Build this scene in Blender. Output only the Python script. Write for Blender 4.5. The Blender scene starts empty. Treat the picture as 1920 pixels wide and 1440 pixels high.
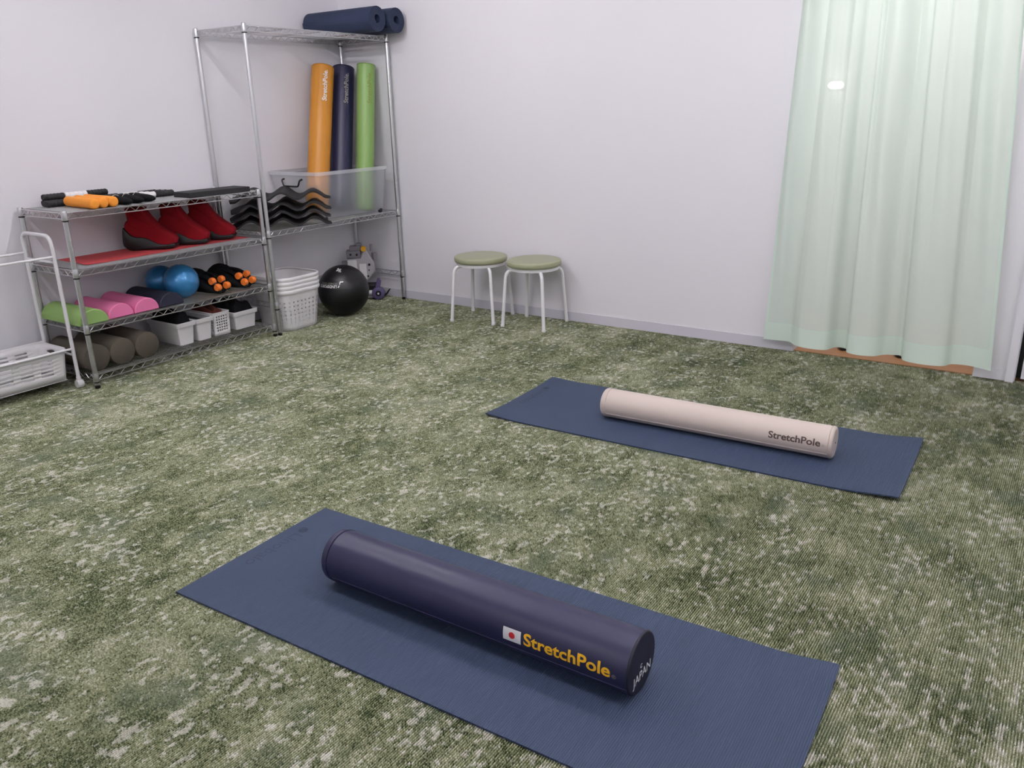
import bpy, bmesh, math, random
from mathutils import Vector, Matrix
random.seed(4)
PI = math.pi
scene = bpy.context.scene
COL = scene.collection

# ------------------------------------------------------------------ camera, world, exposure
cam_d = bpy.data.cameras.new('camera'); cam = bpy.data.objects.new('camera', cam_d); COL.objects.link(cam)
F_PX, YAW, PITCH, ROLL, CAM_H = 1537.989, 0.6089, 0.3251, -0.0261, 1.3259
cam_d.sensor_fit = 'HORIZONTAL'; cam_d.sensor_width = 36.0
cam_d.lens = F_PX / 1920 * 36.0; cam_d.clip_start = 0.02; cam_d.clip_end = 60
fw = Vector((-math.sin(YAW)*math.cos(PITCH), math.cos(YAW)*math.cos(PITCH), -math.sin(PITCH)))
rt = Vector((math.cos(YAW), math.sin(YAW), 0)); up = rt.cross(fw)
r2 = rt*math.cos(ROLL) + up*math.sin(ROLL); u2 = -rt*math.sin(ROLL) + up*math.cos(ROLL)
cam.matrix_world = Matrix(((r2.x, u2.x, -fw.x, 0), (r2.y, u2.y, -fw.y, 0), (r2.z, u2.z, -fw.z, CAM_H), (0, 0, 0, 1)))
scene.camera = cam
world = bpy.data.worlds.new('world'); scene.world = world; world.use_nodes = True
world.node_tree.nodes['Background'].inputs[0].default_value = (0.8, 0.86, 1, 1)
world.node_tree.nodes['Background'].inputs[1].default_value = 0.05
scene.view_settings.view_transform = 'Standard'
try: scene.view_settings.look = 'None'
except Exception: pass
scene.view_settings.gamma = 1; scene.view_settings.use_curve_mapping = False
scene.view_settings.exposure = 0.0

# room numbers (metres; floor z = 0, the camera stands over x = y = 0)
XL, XR, YB, YF, ZC = -4.53, 3.3, 4.492, -3.2, 2.48
LAMPS = [(-3.15, 2.75), (-0.9, 2.75), (1.5, 2.75), (-3.0, 1.25), (-0.7, 1.25), (1.6, 1.25), (-2.2, -1.75), (0.6, -1.75)]
TUBE = 93.0                                    # glow of the ceiling tubes (built with the lamps below)

# ------------------------------------------------------------------ helpers
def lin(c):
    return tuple(((v/255.0)/12.92 if v/255.0 <= 0.04045 else ((v/255.0+0.055)/1.055)**2.4) for v in c) + (1.0,)

class MB:
    """collects geometry and links it as one mesh object"""
    def __init__(s): s.v = []; s.f = []
    def add(s, vs, fs):
        b = len(s.v); s.v += [Vector(p) for p in vs]; s.f += [tuple(i+b for i in f) for f in fs]
    def box(s, c, d, rz=0.0, taper=1.0):
        x, y, z = d[0]/2, d[1]/2, d[2]/2; vs = []
        for k, zz in ((taper, -z), (1.0, z)):
            for px, py in ((-x, -y), (x, -y), (x, y), (-x, y)):
                px *= k; py *= k
                vs.append((c[0]+px*math.cos(rz)-py*math.sin(rz), c[1]+px*math.sin(rz)+py*math.cos(rz), c[2]+zz))
        s.add(vs, [(3, 2, 1, 0), (4, 5, 6, 7), (0, 1, 5, 4), (1, 2, 6, 5), (2, 3, 7, 6), (3, 0, 4, 7)])
    def box2(s, a, b): s.box([(a[i]+b[i])/2 for i in range(3)], [abs(b[i]-a[i]) for i in range(3)])
    def prism(s, outline, z0, z1, bev=0.0):
        """flat outline (x, y) raised from z0 to z1, edges eased by bev"""
        n = len(outline)
        if bev > 0:
            ins = inset(outline, bev)
            rings = [(ins, z0), (outline, z0+bev), (outline, z1-bev), (ins, z1)]
        else: rings = [(outline, z0), (outline, z1)]
        s.rings([[(p[0], p[1], z) for p in o] for o, z in rings])
    def rings(s, rs, cap0=True, cap1=True, closed=True):
        n = len(rs[0]); vs = [p for r in rs for p in r]; fs = []
        for k in range(len(rs)-1):
            for i in range(n if closed else n-1):
                j = (i+1) % n
                fs.append((k*n+i, k*n+j, (k+1)*n+j, (k+1)*n+i))
        if cap0: fs.append(tuple(range(n-1, -1, -1)))
        if cap1: fs.append(tuple((len(rs)-1)*n+i for i in range(n)))
        s.add(vs, fs)
    def tube(s, path, r, n=8, closed=False, caps=True):
        P = [Vector(p) for p in path]; m = len(P); rs = []; nrm = None
        for i in range(m):
            if closed: t = P[(i+1) % m] - P[i-1]
            else: t = P[min(i+1, m-1)] - P[max(i-1, 0)]
            t.normalize()
            if nrm is None:
                a = Vector((0, 0, 1)) if abs(t.z) < 0.9 else Vector((1, 0, 0))
                nrm = (a - t*a.dot(t)).normalized()
            else: nrm = (nrm - t*nrm.dot(t)).normalized()
            b = t.cross(nrm); rr = r[i] if isinstance(r, (list, tuple)) else r
            rs.append([P[i] + (nrm*math.cos(2*PI*k/n) + b*math.sin(2*PI*k/n))*rr for k in range(n)])
        if closed: rs.append(rs[0]); caps = False
        s.rings(rs, caps, caps)
    def lathe(s, prof, n=32, origin=(0, 0, 0), axis='Z', cap=True):
        """prof: list of (radius, height)"""
        o = Vector(origin); rs = []
        for r, h in prof:
            ring = []
            for k in range(n):
                a = 2*PI*k/n; c, d = r*math.cos(a), r*math.sin(a)
                ring.append(o + (Vector((c, d, h)) if axis == 'Z' else Vector((h, c, d)) if axis == 'X' else Vector((d, h, c))))
            rs.append(ring)
        s.rings(rs, cap, cap)
    def sphere(s, c, r, n=24, sc=(1, 1, 1)):
        m = n//2; rs = []
        for i in range(1, m):
            t = -PI/2 + PI*i/m
            rs.append([(c[0]+r*sc[0]*math.cos(t)*math.cos(2*PI*k/n), c[1]+r*sc[1]*math.cos(t)*math.sin(2*PI*k/n), c[2]+r*sc[2]*math.sin(t)) for k in range(n)])
        b = len(s.v); s.rings(rs, False, False)
        s.v += [Vector((c[0], c[1], c[2]-r*sc[2])), Vector((c[0], c[1], c[2]+r*sc[2]))]
        L = b+(m-2)*n
        for k in range(n):
            s.f.append((b+(k+1) % n, b+k, len(s.v)-2)); s.f.append((L+k, L+(k+1) % n, len(s.v)-1))
    def panel(s, fn, us, vs_, hole=None):
        """a surface fn(u, v) on a grid of lines; cells for which hole(i, j) is true stay open"""
        n = len(us); pts = [fn(u, v) for v in vs_ for u in us]
        fs = [(j*n+i, j*n+i+1, (j+1)*n+i+1, (j+1)*n+i) for j in range(len(vs_)-1) for i in range(n-1) if not (hole and hole(i, j))]
        s.add(pts, fs)
    def puff(s, outline, hw, ins, n=9, p=2.4):
        """side outline (u, z) given a rounded thickness along y"""
        ts = [-math.cos(PI*i/(n-1)) for i in range(n)]; rs = []
        for t in ts:
            k = (max(0.0, 1-abs(t)**p))**(1/p); o = inset(outline, ins*(1-k))
            rs.append([(q[0], t*hw, q[1]) for q in o])
        s.rings(rs)
    def build(s, name, mat, parent=None, ang=40, mods=None, loc=None):
        me = bpy.data.meshes.new(name); me.from_pydata([tuple(p) for p in s.v], [], s.f); me.validate()
        bm = bmesh.new(); bm.from_mesh(me); bmesh.ops.remove_doubles(bm, verts=bm.verts, dist=1e-6)
        bmesh.ops.recalc_face_normals(bm, faces=bm.faces); bm.to_mesh(me); bm.free()
        me.polygons.foreach_set('use_smooth', [True]*len(me.polygons)); me.set_sharp_from_angle(angle=math.radians(ang))
        if mat: me.materials.append(mat)
        o = bpy.data.objects.new(name, me); COL.objects.link(o)
        if parent: o.parent = parent
        if loc: o.location = loc
        for m in mods or []:
            if m[0] == 'solid':
                d = o.modifiers.new('thickness', 'SOLIDIFY'); d.thickness = m[1]; d.offset = m[2]
            elif m[0] == 'sub':
                d = o.modifiers.new('smooth', 'SUBSURF'); d.levels = d.render_levels = m[1]
            elif m[0] == 'bevel':
                d = o.modifiers.new('eased', 'BEVEL'); d.width = m[1]; d.segments = 2; d.limit_method = 'ANGLE'
        return o

def inset(o, d):
    n = len(o); area = sum(o[i][0]*o[(i+1) % n][1]-o[(i+1) % n][0]*o[i][1] for i in range(n)); sg = 1 if area > 0 else -1
    res = []
    for i in range(n):
        a, b, c = Vector(o[i-1]), Vector(o[i]), Vector(o[(i+1) % n])
        e1 = (b-a).normalized(); e2 = (c-b).normalized()
        n1 = Vector((-e1.y, e1.x))*sg; n2 = Vector((-e2.y, e2.x))*sg; m = n1+n2
        if m.length < 1e-6: m = n1.copy()
        m.normalize(); k = max(0.5, m.dot(n1)); q = b + m*(d/k); res.append((q.x, q.y))
    return res
def rrect(w, h, r, n=5, cx=0, cy=0):
    pts = []
    for sx, sy, a0 in ((1, 1, 0), (-1, 1, 90), (-1, -1, 180), (1, -1, 270)):
        for k in range(n+1):
            a = math.radians(a0+90*k/n); pts.append((cx+sx*(w/2-r)+r*math.cos(a), cy+sy*(h/2-r)+r*math.sin(a)))
    return pts
def catmull(pts, sub=6, closed=False):
    out = []; n = len(pts)
    for i in range(n if closed else n-1):
        g = (lambda k: pts[k % n]) if closed else (lambda k: pts[max(0, min(n-1, k))])
        p0, p1, p2, p3 = [Vector(g(i+k)) for k in (-1, 0, 1, 2)]
        for k in range(sub):
            t = k/sub
            out.append(tuple(0.5*((2*p1)+(p2-p0)*t+(2*p0-5*p1+4*p2-p3)*t*t+(3*p1-p0-3*p2+p3)*t**3)))
    if not closed: out.append(tuple(pts[-1]))
    return out
def bend(pts, r, n=5):
    """polyline with its corners rounded to radius r"""
    P = [Vector(p) for p in pts]; out = [P[0]]
    for i in range(1, len(P)-1):
        a = (P[i-1]-P[i]); b = (P[i+1]-P[i]); d = min(r, a.length*0.49, b.length*0.49)
        A = P[i]+a.normalized()*d; B = P[i]+b.normalized()*d
        for k in range(n+1):
            t = k/n; out.append(A*(1-t)**2 + P[i]*2*t*(1-t) + B*t*t)
    out.append(P[-1]); return out

def thing(name, label, cat, loc=(0, 0, 0), rz=0.0, group=None):
    o = bpy.data.objects.new(name, None); COL.objects.link(o); o.empty_display_size = 0.05
    o.location = loc; o.rotation_euler = (0, 0, rz); o['label'] = label; o['category'] = cat
    if group: o['group'] = group
    return o
def tag(o, label, cat, group=None, kind=None):
    o['label'] = label; o['category'] = cat
    if group: o['group'] = group
    if kind: o['kind'] = kind
    return o
def struct(o): o['kind'] = 'structure'; return o
def dup(root, loc, rz=None, label=None, group=None):
    r = root.copy(); COL.objects.link(r); r.location = loc
    if rz is not None: r.rotation_euler = (0, 0, rz)
    if label: r['label'] = label
    if group: r['group'] = group
    for ch in list(root.children):
        c = ch.copy(); COL.objects.link(c); c.parent = r
        for g in list(ch.children):
            d = g.copy(); COL.objects.link(d); d.parent = c
    return r

# ------------------------------------------------------------------ materials
MATS = {}
def mat(name, rgb, rough=0.6, metal=0.0, bump=0.0, bscale=200.0, vary=0.0, vscale=8.0, spec=0.5, coat=0.0, sheen=0.0):
    m = bpy.data.materials.new(name); m.use_nodes = True; nt = m.node_tree; b = nt.nodes['Principled BSDF']
    b.inputs['Base Color'].default_value = lin(rgb); b.inputs['Roughness'].default_value = rough
    b.inputs['Metallic'].default_value = metal; b.inputs['Specular IOR Level'].default_value = spec
    b.inputs['Coat Weight'].default_value = coat; b.inputs['Sheen Weight'].default_value = sheen
    tc = nt.nodes.new('ShaderNodeTexCoord')
    if bump:
        n = nt.nodes.new('ShaderNodeTexNoise'); n.inputs['Scale'].default_value = bscale; n.inputs['Detail'].default_value = 3
        bp = nt.nodes.new('ShaderNodeBump'); bp.inputs['Strength'].default_value = bump; bp.inputs['Distance'].default_value = 0.002
        nt.links.new(tc.outputs['Object'], n.inputs['Vector']); nt.links.new(n.outputs['Fac'], bp.inputs['Height']); nt.links.new(bp.outputs['Normal'], b.inputs['Normal'])
    if vary:
        n = nt.nodes.new('ShaderNodeTexNoise'); n.inputs['Scale'].default_value = vscale; n.inputs['Detail'].default_value = 4
        hs = nt.nodes.new('ShaderNodeHueSaturation'); hs.inputs['Color'].default_value = lin(rgb)
        mr = nt.nodes.new('ShaderNodeMapRange'); mr.inputs['To Min'].default_value = 1-vary; mr.inputs['To Max'].default_value = 1+vary
        nt.links.new(tc.outputs['Object'], n.inputs['Vector']); nt.links.new(n.outputs['Fac'], mr.inputs['Value'])
        nt.links.new(mr.outputs['Result'], hs.inputs['Value']); nt.links.new(hs.outputs['Color'], b.inputs['Base Color'])
    MATS[name] = m; return m
def emit(name, rgb, s):
    m = mat(name, rgb, 0.5); b = m.node_tree.nodes['Principled BSDF']
    b.inputs['Emission Color'].default_value = lin(rgb); b.inputs['Emission Strength'].default_value = s; return m

class NT:
    """small node-writing helper"""
    def __init__(s, m): s.t = m.node_tree
    def n(s, kind, **kw):
        x = s.t.nodes.new(kind)
        for k, v in kw.items(): setattr(x, k, v)
        return x
    def l(s, a, b): s.t.links.new(a, b)
    def math(s, op, a, b=None, c=None, clamp=False):
        x = s.n('ShaderNodeMath', operation=op); x.use_clamp = clamp
        for i, v in enumerate((a, b, c)):
            if v is None: continue
            if isinstance(v, (int, float)): x.inputs[i].default_value = v
            else: s.l(v, x.inputs[i])
        return x.outputs[0]
    def noise(s, vec, scale, detail=2, rough=0.5):
        x = s.n('ShaderNodeTexNoise'); x.inputs['Scale'].default_value = scale; x.inputs['Detail'].default_value = detail
        x.inputs['Roughness'].default_value = rough; s.l(vec, x.inputs['Vector']); return x.outputs['Fac']
    def ramp(s, v, a, b, lo=0.0, hi=1.0):
        x = s.n('ShaderNodeMapRange', interpolation_type='SMOOTHSTEP'); s.l(v, x.inputs['Value'])
        x.inputs['From Min'].default_value = a; x.inputs['From Max'].default_value = b
        x.inputs['To Min'].default_value = lo; x.inputs['To Max'].default_value = hi; return x.outputs['Result']
    def mix(s, f, a, b):
        x = s.n('ShaderNodeMix', data_type='RGBA')
        s.l(f, x.inputs[0]) if not isinstance(f, (int, float)) else setattr(x.inputs[0], 'default_value', f)
        for v, k in ((a, 6), (b, 7)):
            if isinstance(v, tuple): x.inputs[k].default_value = v
            else: s.l(v, x.inputs[k])
        return x.outputs[2]
    def comb(s, x, y, z=0.0):
        c = s.n('ShaderNodeCombineXYZ')
        for i, v in enumerate((x, y, z)):
            if isinstance(v, (int, float)): c.inputs[i].default_value = v
            else: s.l(v, c.inputs[i])
        return c.outputs[0]

def carpet_material():
    m = mat('carpet', (110, 115, 85), 0.95, spec=0.1); T = NT(m); b = m.node_tree.nodes['Principled BSDF']
    tc = T.n('ShaderNodeTexCoord'); sp = T.n('ShaderNodeSeparateXYZ'); T.l(tc.outputs['Object'], sp.inputs[0])
    X, Y = sp.outputs[0], sp.outputs[1]
    # planks 25 cm x 1 m, laid along y with staggered ends
    cx = T.math('FLOOR', T.math('MULTIPLY', X, 4.0))
    off = T.math('MULTIPLY', T.math('MODULO', T.math('ABSOLUTE', cx), 2.0), 0.5)
    cy = T.math('FLOOR', T.math('ADD', Y, off))
    wn = T.n('ShaderNodeTexWhiteNoise', noise_dimensions='2D'); T.l(T.comb(cx, cy), wn.inputs['Vector'])
    shift = T.math('MULTIPLY', wn.outputs['Value'], 0.05)
    v = T.comb(X, Y, shift)
    vs = T.comb(X, T.math('MULTIPLY', Y, 0.62), shift)
    big = T.noise(v, 2.3, 3, 0.6); mid = T.noise(vs, 13.0, 4, 0.65); mot = T.noise(vs, 75.0, 2, 0.6)
    tone = T.math('ADD', T.math('ADD', T.math('MULTIPLY', big, 0.45), T.math('MULTIPLY', mid, 0.60)), T.math('MULTIPLY', mot, 0.50))
    tone = T.ramp(tone, 0.48, 1.10)
    # stitches of the loop pile
    st = T.noise(T.comb(T.math('MULTIPLY', X, 190.0), T.math('MULTIPLY', Y, 190.0)), 1.0, 3, 0.7)
    fine = T.math('SUBTRACT', st, 0.5)
    k = T.math('ADD', T.math('MULTIPLY', tone, 0.74), T.math('ADD', T.math('MULTIPLY', fine, 2.2), 0.10), clamp=True)
    c1 = T.mix(T.ramp(k, 0.05, 0.50), lin((56, 68, 44)), lin((140, 145, 112)))
    c2 = T.mix(T.ramp(k, 0.45, 0.95), c1, lin((204, 202, 182)))
    hue = T.noise(v, 5.1, 2); c3 = T.mix(T.math('MULTIPLY', T.ramp(hue, 0.50, 0.72), 0.42), c2, lin((98, 112, 98)))
    # cream flecks, clustered
    clus = T.noise(T.comb(X, Y, shift), 5.5, 3, 0.65); fl = T.noise(T.comb(X, T.math('MULTIPLY', Y, 0.75), shift), 48.0, 1, 0.45)
    f = T.math('ADD', T.math('MULTIPLY', clus, 0.50), T.math('MULTIPLY', fl, 1.0))
    f = T.math('ADD', f, T.math('MULTIPLY', fine, 0.30))
    f = T.ramp(f, 0.815, 0.965)
    c4 = T.mix(T.math('MULTIPLY', f, 0.9), c3, T.mix(T.ramp(k, 0.1, 0.8), lin((186, 184, 170)), lin((228, 226, 217))))
    T.l(c4, b.inputs['Base Color'])
    bp = T.n('ShaderNodeBump'); bp.inputs['Strength'].default_value = 0.8; bp.inputs['Distance'].default_value = 0.005
    T.l(fine, bp.inputs['Height']); T.l(bp.outputs['Normal'], b.inputs['Normal'])
    return m
def ribbed_mat_material():
    m = mat('mat_foam', (56, 69, 95), 0.62, spec=0.35); T = NT(m); b = m.node_tree.nodes['Principled BSDF']
    tc = T.n('ShaderNodeTexCoord'); sp = T.n('ShaderNodeSeparateXYZ'); T.l(tc.outputs['Object'], sp.inputs[0])
    w = T.math('SINE', T.math('MULTIPLY', sp.outputs[0], 2*PI/0.0056))
    nz = T.noise(tc.outputs['Object'], 420.0, 2)
    h = T.math('ADD', w, T.math('MULTIPLY', nz, 0.8))
    bp = T.n('ShaderNodeBump'); bp.inputs['Strength'].default_value = 0.55; bp.inputs['Distance'].default_value = 0.0012
    T.l(h, bp.inputs['Height']); T.l(bp.outputs['Normal'], b.inputs['Normal'])
    c = T.mix(T.ramp(w, -0.9, 0.3), lin((47, 59, 81)), lin((58, 72, 98))); T.l(c, b.inputs['Base Color'])
    return m
def veil(name, rgb, clear, rough=0.35, trans=0.0):
    """thin plastic or cloth: part see-through, part scattering"""
    m = mat(name, rgb, rough); T = NT(m); b = m.node_tree.nodes['Principled BSDF']; out = m.node_tree.nodes['Material Output']
    tr = T.n('ShaderNodeBsdfTransparent'); mx = T.n('ShaderNodeMixShader'); mx.inputs[0].default_value = clear
    sh = b.outputs[0]
    if trans:
        tl = T.n('ShaderNodeBsdfTranslucent'); tl.inputs[0].default_value = lin(rgb); m2 = T.n('ShaderNodeMixShader'); m2.inputs[0].default_value = trans
        T.l(sh, m2.inputs[1]); T.l(tl.outputs[0], m2.inputs[2]); sh = m2.outputs[0]
    T.l(sh, mx.inputs[1]); T.l(tr.outputs[0], mx.inputs[2]); T.l(mx.outputs[0], out.inputs[0]); return m

M_wall = mat('wallpaper', (229, 227, 233), 0.85, bump=0.12, bscale=260, spec=0.2)
M_ceil = mat('ceiling_board', (232, 231, 230), 0.9)
M_base = mat('vinyl_baseboard', (206, 203, 214), 0.45)
M_trim = mat('white_trim', (226, 224, 232), 0.4)
M_carpet = carpet_material(); M_mat = ribbed_mat_material()
M_wood = mat('threshold_wood', (176, 126, 88), 0.4, vary=0.08, vscale=14)
M_chrome = mat('zinc_chrome', (216, 217, 220), 0.30, 1.0, bump=0.06, bscale=300)
M_wire = mat('wire_chrome', (212, 212, 215), 0.30, 1.0)
M_black = mat('black_plastic', (18, 18, 20), 0.4)
M_blackfoam = mat('black_foam', (30, 30, 33), 0.75, bump=0.15, bscale=500)
M_blackcloth = mat('black_cloth', (17, 17, 20), 0.9, bump=0.3, bscale=260, spec=0.2)
M_blackrub = mat('black_rubber', (12, 12, 15), 0.40)
M_white = mat('white_plastic', (232, 230, 232), 0.4)
M_whitep = mat('white_paint', (234, 233, 236), 0.3)
M_navy = mat('navy_vinyl', (35, 35, 68), 0.42, bump=0.05, bscale=700)
M_navyend = mat('navy_end', (24, 24, 42), 0.55)
M_beige = mat('beige_vinyl', (206, 192, 184), 0.5, bump=0.05, bscale=700)
M_orangev = mat('orange_vinyl', (206, 138, 44), 0.42, bump=0.04, bscale=700)
M_greenv = mat('green_vinyl', (136, 172, 98), 0.42, bump=0.04, bscale=700)
M_rollmat = mat('rolled_mat', (36, 48, 76), 0.7, bump=0.2, bscale=400)
M_orange = mat('orange_cover', (238, 150, 48), 0.7, bump=0.1, bscale=300)
M_obail = mat('orange_roller', (248, 130, 50), 0.45)
M_red = mat('red_felt', (132, 20, 30), 0.9, bump=0.15, bscale=350, spec=0.15)
M_redsheet = mat('red_sheet', (212, 80, 84), 0.75, bump=0.1, bscale=120)
M_pink = mat('pink_foam', (226, 120, 168), 0.7, bump=0.05, bscale=400)
M_green = mat('green_foam', (138, 172, 100), 0.7, bump=0.05, bscale=400)
M_navyfoam = mat('navy_foam', (30, 32, 52), 0.7, bump=0.05, bscale=400)
M_brown = mat('brown_foam', (82, 75, 65), 0.85, bump=0.15, bscale=300, vary=0.08, vscale=60)
M_blue = mat('blue_ball', (58, 138, 198), 0.32, 0.35, coat=0.6)
M_seat = mat('sage_vinyl', (160, 163, 134), 0.42, bump=0.04, bscale=500)
M_liner = mat('grey_liner', (150, 151, 152), 0.6, bump=0.1, bscale=200)
M_clear = veil('frosted_plastic', (208, 211, 219), 0.63, 0.3)
M_clearrim = veil('frosted_rim', (215, 217, 224), 0.35, 0.3)
M_curtain = veil('mint_voile', (222, 234, 226), 0.04, 0.85, 0.30)
M_hem = veil('mint_hem', (222, 239, 229), 0.02, 0.85, 0.22)
M_yel = mat('print_yellow', (246, 186, 30), 0.5)
M_prw = mat('print_white', (232, 232, 234), 0.5)
M_prg = mat('print_silver', (150, 146, 138), 0.5)
M_prd = mat('print_dark', (86, 70, 68), 0.5)
M_pro = mat('print_olive', (126, 142, 58), 0.5)
M_prr = mat('print_red', (206, 36, 44), 0.5)
M_toy = mat('toy_grey', (176, 172, 178), 0.5)
M_toyd = mat('toy_dark', (128, 124, 132), 0.5)
M_purple = mat('toy_purple', (98, 86, 128), 0.5)
M_yknob = mat('toy_yellow', (226, 166, 30), 0.5)
M_slipper = mat('navy_cloth', (30, 42, 66), 0.85)
M_rust = mat('rust_cloth', (92, 38, 30), 0.9, bump=0.3, bscale=200)

# ------------------------------------------------------------------ the room
def quad(pts, name, m):
    b = MB(); b.add(pts, [(0, 1, 2, 3)]); return b.build(name, m)
DX0, DX1, DZ = -1.218, -0.331, 1.99            # curtained doorway
EX0, EX1 = -0.150, 0.72                        # door at the right edge
# loop-pile carpet: real ribs along y, 6.2 mm apart
RIB = 0.0062; b = MB(); xs = []; n = int((XR-XL+0.2)/RIB)
for i in range(n+1):
    for q, z in ((0.0, -0.0060), (0.30, -0.0060), (0.40, -0.0020), (0.52, -0.0001), (0.80, -0.0001), (0.91, -0.0020)): xs.append((XL-0.1+(i+q)*RIB, z))
b.add([(x, y, z) for x, z in xs for y in (YF-0.1, YB+0.02)], [(2*i, 2*i+2, 2*i+3, 2*i+1) for i in range(len(xs)-1)])
b.box2((XL-0.1, YF-0.1, -0.06), (XR+0.1, YB+0.02, -0.009)); struct(b.build('floor', M_carpet, None, 75))
b = MB(); b.box2((XL-0.1, YF-0.1, ZC), (XR+0.1, 5.6, ZC+0.1)); struct(b.build('ceiling', M_ceil))
b = MB(); b.box2((XL-0.12, YF-0.1, 0), (XL, YB, ZC)); struct(b.build('wall_left', M_wall))
b = MB(); b.box2((XR, YF-0.1, 0), (XR+0.12, YB, ZC)); struct(b.build('wall_right', M_wall))
b = MB(); b.box2((XL-0.1, YF-0.12, 0), (XR+0.1, YF, ZC)); struct(b.build('wall_front', M_wall))
b = MB()
for x0, x1, z0 in ((XL-0.12, DX0, 0), (DX0, DX1, DZ), (DX1, EX0, 0), (EX0, EX1, DZ), (EX1, XR+0.12, 0)):
    b.box2((x0, YB, z0), (x1, YB+0.11, ZC))
struct(b.build('wall_back', M_wall))
b = MB(); b.box2((XL+0.006, YB-0.006, 0), (DX0, YB, 0.06)); struct(b.build('baseboard_back', M_base))
b = MB(); b.box2((DX1, YB-0.006, 0), (EX0-0.04, YB, 0.055)); struct(b.build('baseboard_right', M_trim))
b = MB(); b.box2((XL, YF, 0), (XL+0.006, YB, 0.06)); struct(b.build('baseboard_left', M_base))
b = MB(); b.box2((DX0-0.02, YB+0.021, -0.06), (DX1+0.02, 5.6, 0.002)); struct(b.build('trim_1', M_wood))
b = MB(); b.box2((EX0-0.040, YB-0.022, 0), (EX0-0.004, YB+0.11, DZ+0.04)); b.box2((EX0-0.040, YB-0.022, DZ), (EX1+0.04, YB+0.11, DZ+0.04)); b.box2((EX1, YB-0.022, 0), (EX1+0.04, YB+0.11, DZ+0.04))
struct(b.build('trim_2', M_trim))
b = MB(); b.box2((EX0+0.022, YB+0.035, 0.008), (EX1-0.002, YB+0.07, DZ-0.002)); struct(b.build('door_1', M_trim))
b = MB(); b.box2((EX0-0.004, YB+0.075, 0), (EX1, YB+0.10, DZ)); struct(b.build('door_gap_dark', M_black))  # black sheet put behind the door for the shade in its gap
# the passage behind the curtain
b = MB(); b.box2((-2.6, 5.5, 0), (0.9, 5.6, ZC)); b.box2((-2.7, YB+0.11, 0), (-2.6, 5.6, ZC)); b.box2((0.9, YB+0.11, 0), (1.0, 5.6, ZC)); struct(b.build('wall_passage', M_wall))
b = MB(); b.box2((-2.7, 4.603, -0.06), (DX0-0.021, 5.6, 0)); b.box2((DX1+0.021, 4.603, -0.06), (1.0, 5.6, 0)); struct(b.build('floor_passage', M_wood))
pl = bpy.data.lights.new('passage_fill', 'AREA'); pl.shape = 'RECTANGLE'; pl.size = 0.8; pl.size_y = 0.5; pl.energy = 15; pl.color = (1, 0.97, 0.93)  # unseen fill light added to brighten the passage and the curtain
po = bpy.data.objects.new('passage_fill', pl); COL.objects.link(po); po.location = (-0.78, 5.05, 2.25)
# small lit wall lamp seen through the voile
t = thing('wall_lamp', 'small bright wall lamp glowing through the left part of the mint curtain', 'lamp', (-1.368, 5.495, 1.405))
b = MB(); b.prism(rrect(0.10, 0.05, 0.02), 0, 0.015, 0.003)
o = b.build('back_plate', M_white, t); o.rotation_euler = (PI/2, 0, 0)
b = MB(); b.sphere((0, -0.03, 0), 0.05, 20, (0.85, 0.5, 0.40)); b.build('bulb_cover', emit('lamp_glow', (255, 250, 240), 48), t)

# ceiling tube lamps (above the frame)
for i, (lx, ly) in enumerate(LAMPS):
    if i == 0:
        lt = thing('ceiling_lamp', 'long white tube lamp on the ceiling of the exercise room', 'lamp', (lx, ly, 2.38), 0, 'ceiling tube lamps')
        b = MB(); b.box((0, 0, 0.07), (1.24, 0.11, 0.058)); b.build('housing', M_white, lt)
        b = MB(); b.tube([(-0.6, 0, 0), (0.6, 0, 0)], 0.016, 10); b.build('light_tube', emit('tube_glow', (254, 250, 255), TUBE), lt)
        for sx in (-1, 1):
            b = MB(); b.box((sx*0.607, 0, 0.012), (0.014, 0.036, 0.062)); b.build('lamp_holder', M_white, lt)
    else: dup(lt, (lx, ly, 2.38))

# ------------------------------------------------------------------ lettering
def text_geo(s, width, bold=0.0, step=0.003, tall=1.0):
    """filled letters as (x, y) verts and faces, the word 'width' wide, baseline y = 0, cut fine enough to be wrapped"""
    cu = bpy.data.curves.new('letters', 'FONT'); cu.body = s; cu.size = 1.0; cu.offset = bold; cu.resolution_u = 4
    ob = bpy.data.objects.new('letters', cu); COL.objects.link(ob)
    dg = bpy.context.evaluated_depsgraph_get(); dg.update()
    me = bpy.data.meshes.new_from_object(ob.evaluated_get(dg)); bpy.data.objects.remove(ob); bpy.data.curves.remove(cu)
    xs = [v.co.x for v in me.vertices]; x0, x1 = min(xs), max(xs); k = width/(x1-x0)
    bm = bmesh.new(); bm.from_mesh(me); bpy.data.meshes.remove(me)
    for v in bm.verts: v.co = Vector(((v.co.x-x0)*k, v.co.y*k*tall, 0))
    ys = [v.co.y for v in bm.verts]; y = min(ys)+step
    while y < max(ys):
        g = list(bm.verts)+list(bm.edges)+list(bm.faces)
        bmesh.ops.bisect_plane(bm, geom=g, dist=1e-7, plane_co=(0, y, 0), plane_no=(0, 1, 0)); y += step
    bm.verts.index_update()
    vs = [(v.co.x, v.co.y) for v in bm.verts]; fs = [tuple(v.index for v in f.verts) for f in bm.faces]; bm.free()
    return vs, fs
def wrap_cyl(geo, u0, th0, r, zc, lift=0.0005):
    vs, fs = geo; b = MB(); R = r+lift
    b.add([(u0+x, -R*math.cos(th0+y/r), zc+R*math.sin(th0+y/r)) for x, y in vs], fs); return b
def flat_on(geo, fn):
    vs, fs = geo; b = MB(); b.add([fn(x, y) for x, y in vs], fs); return b

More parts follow.
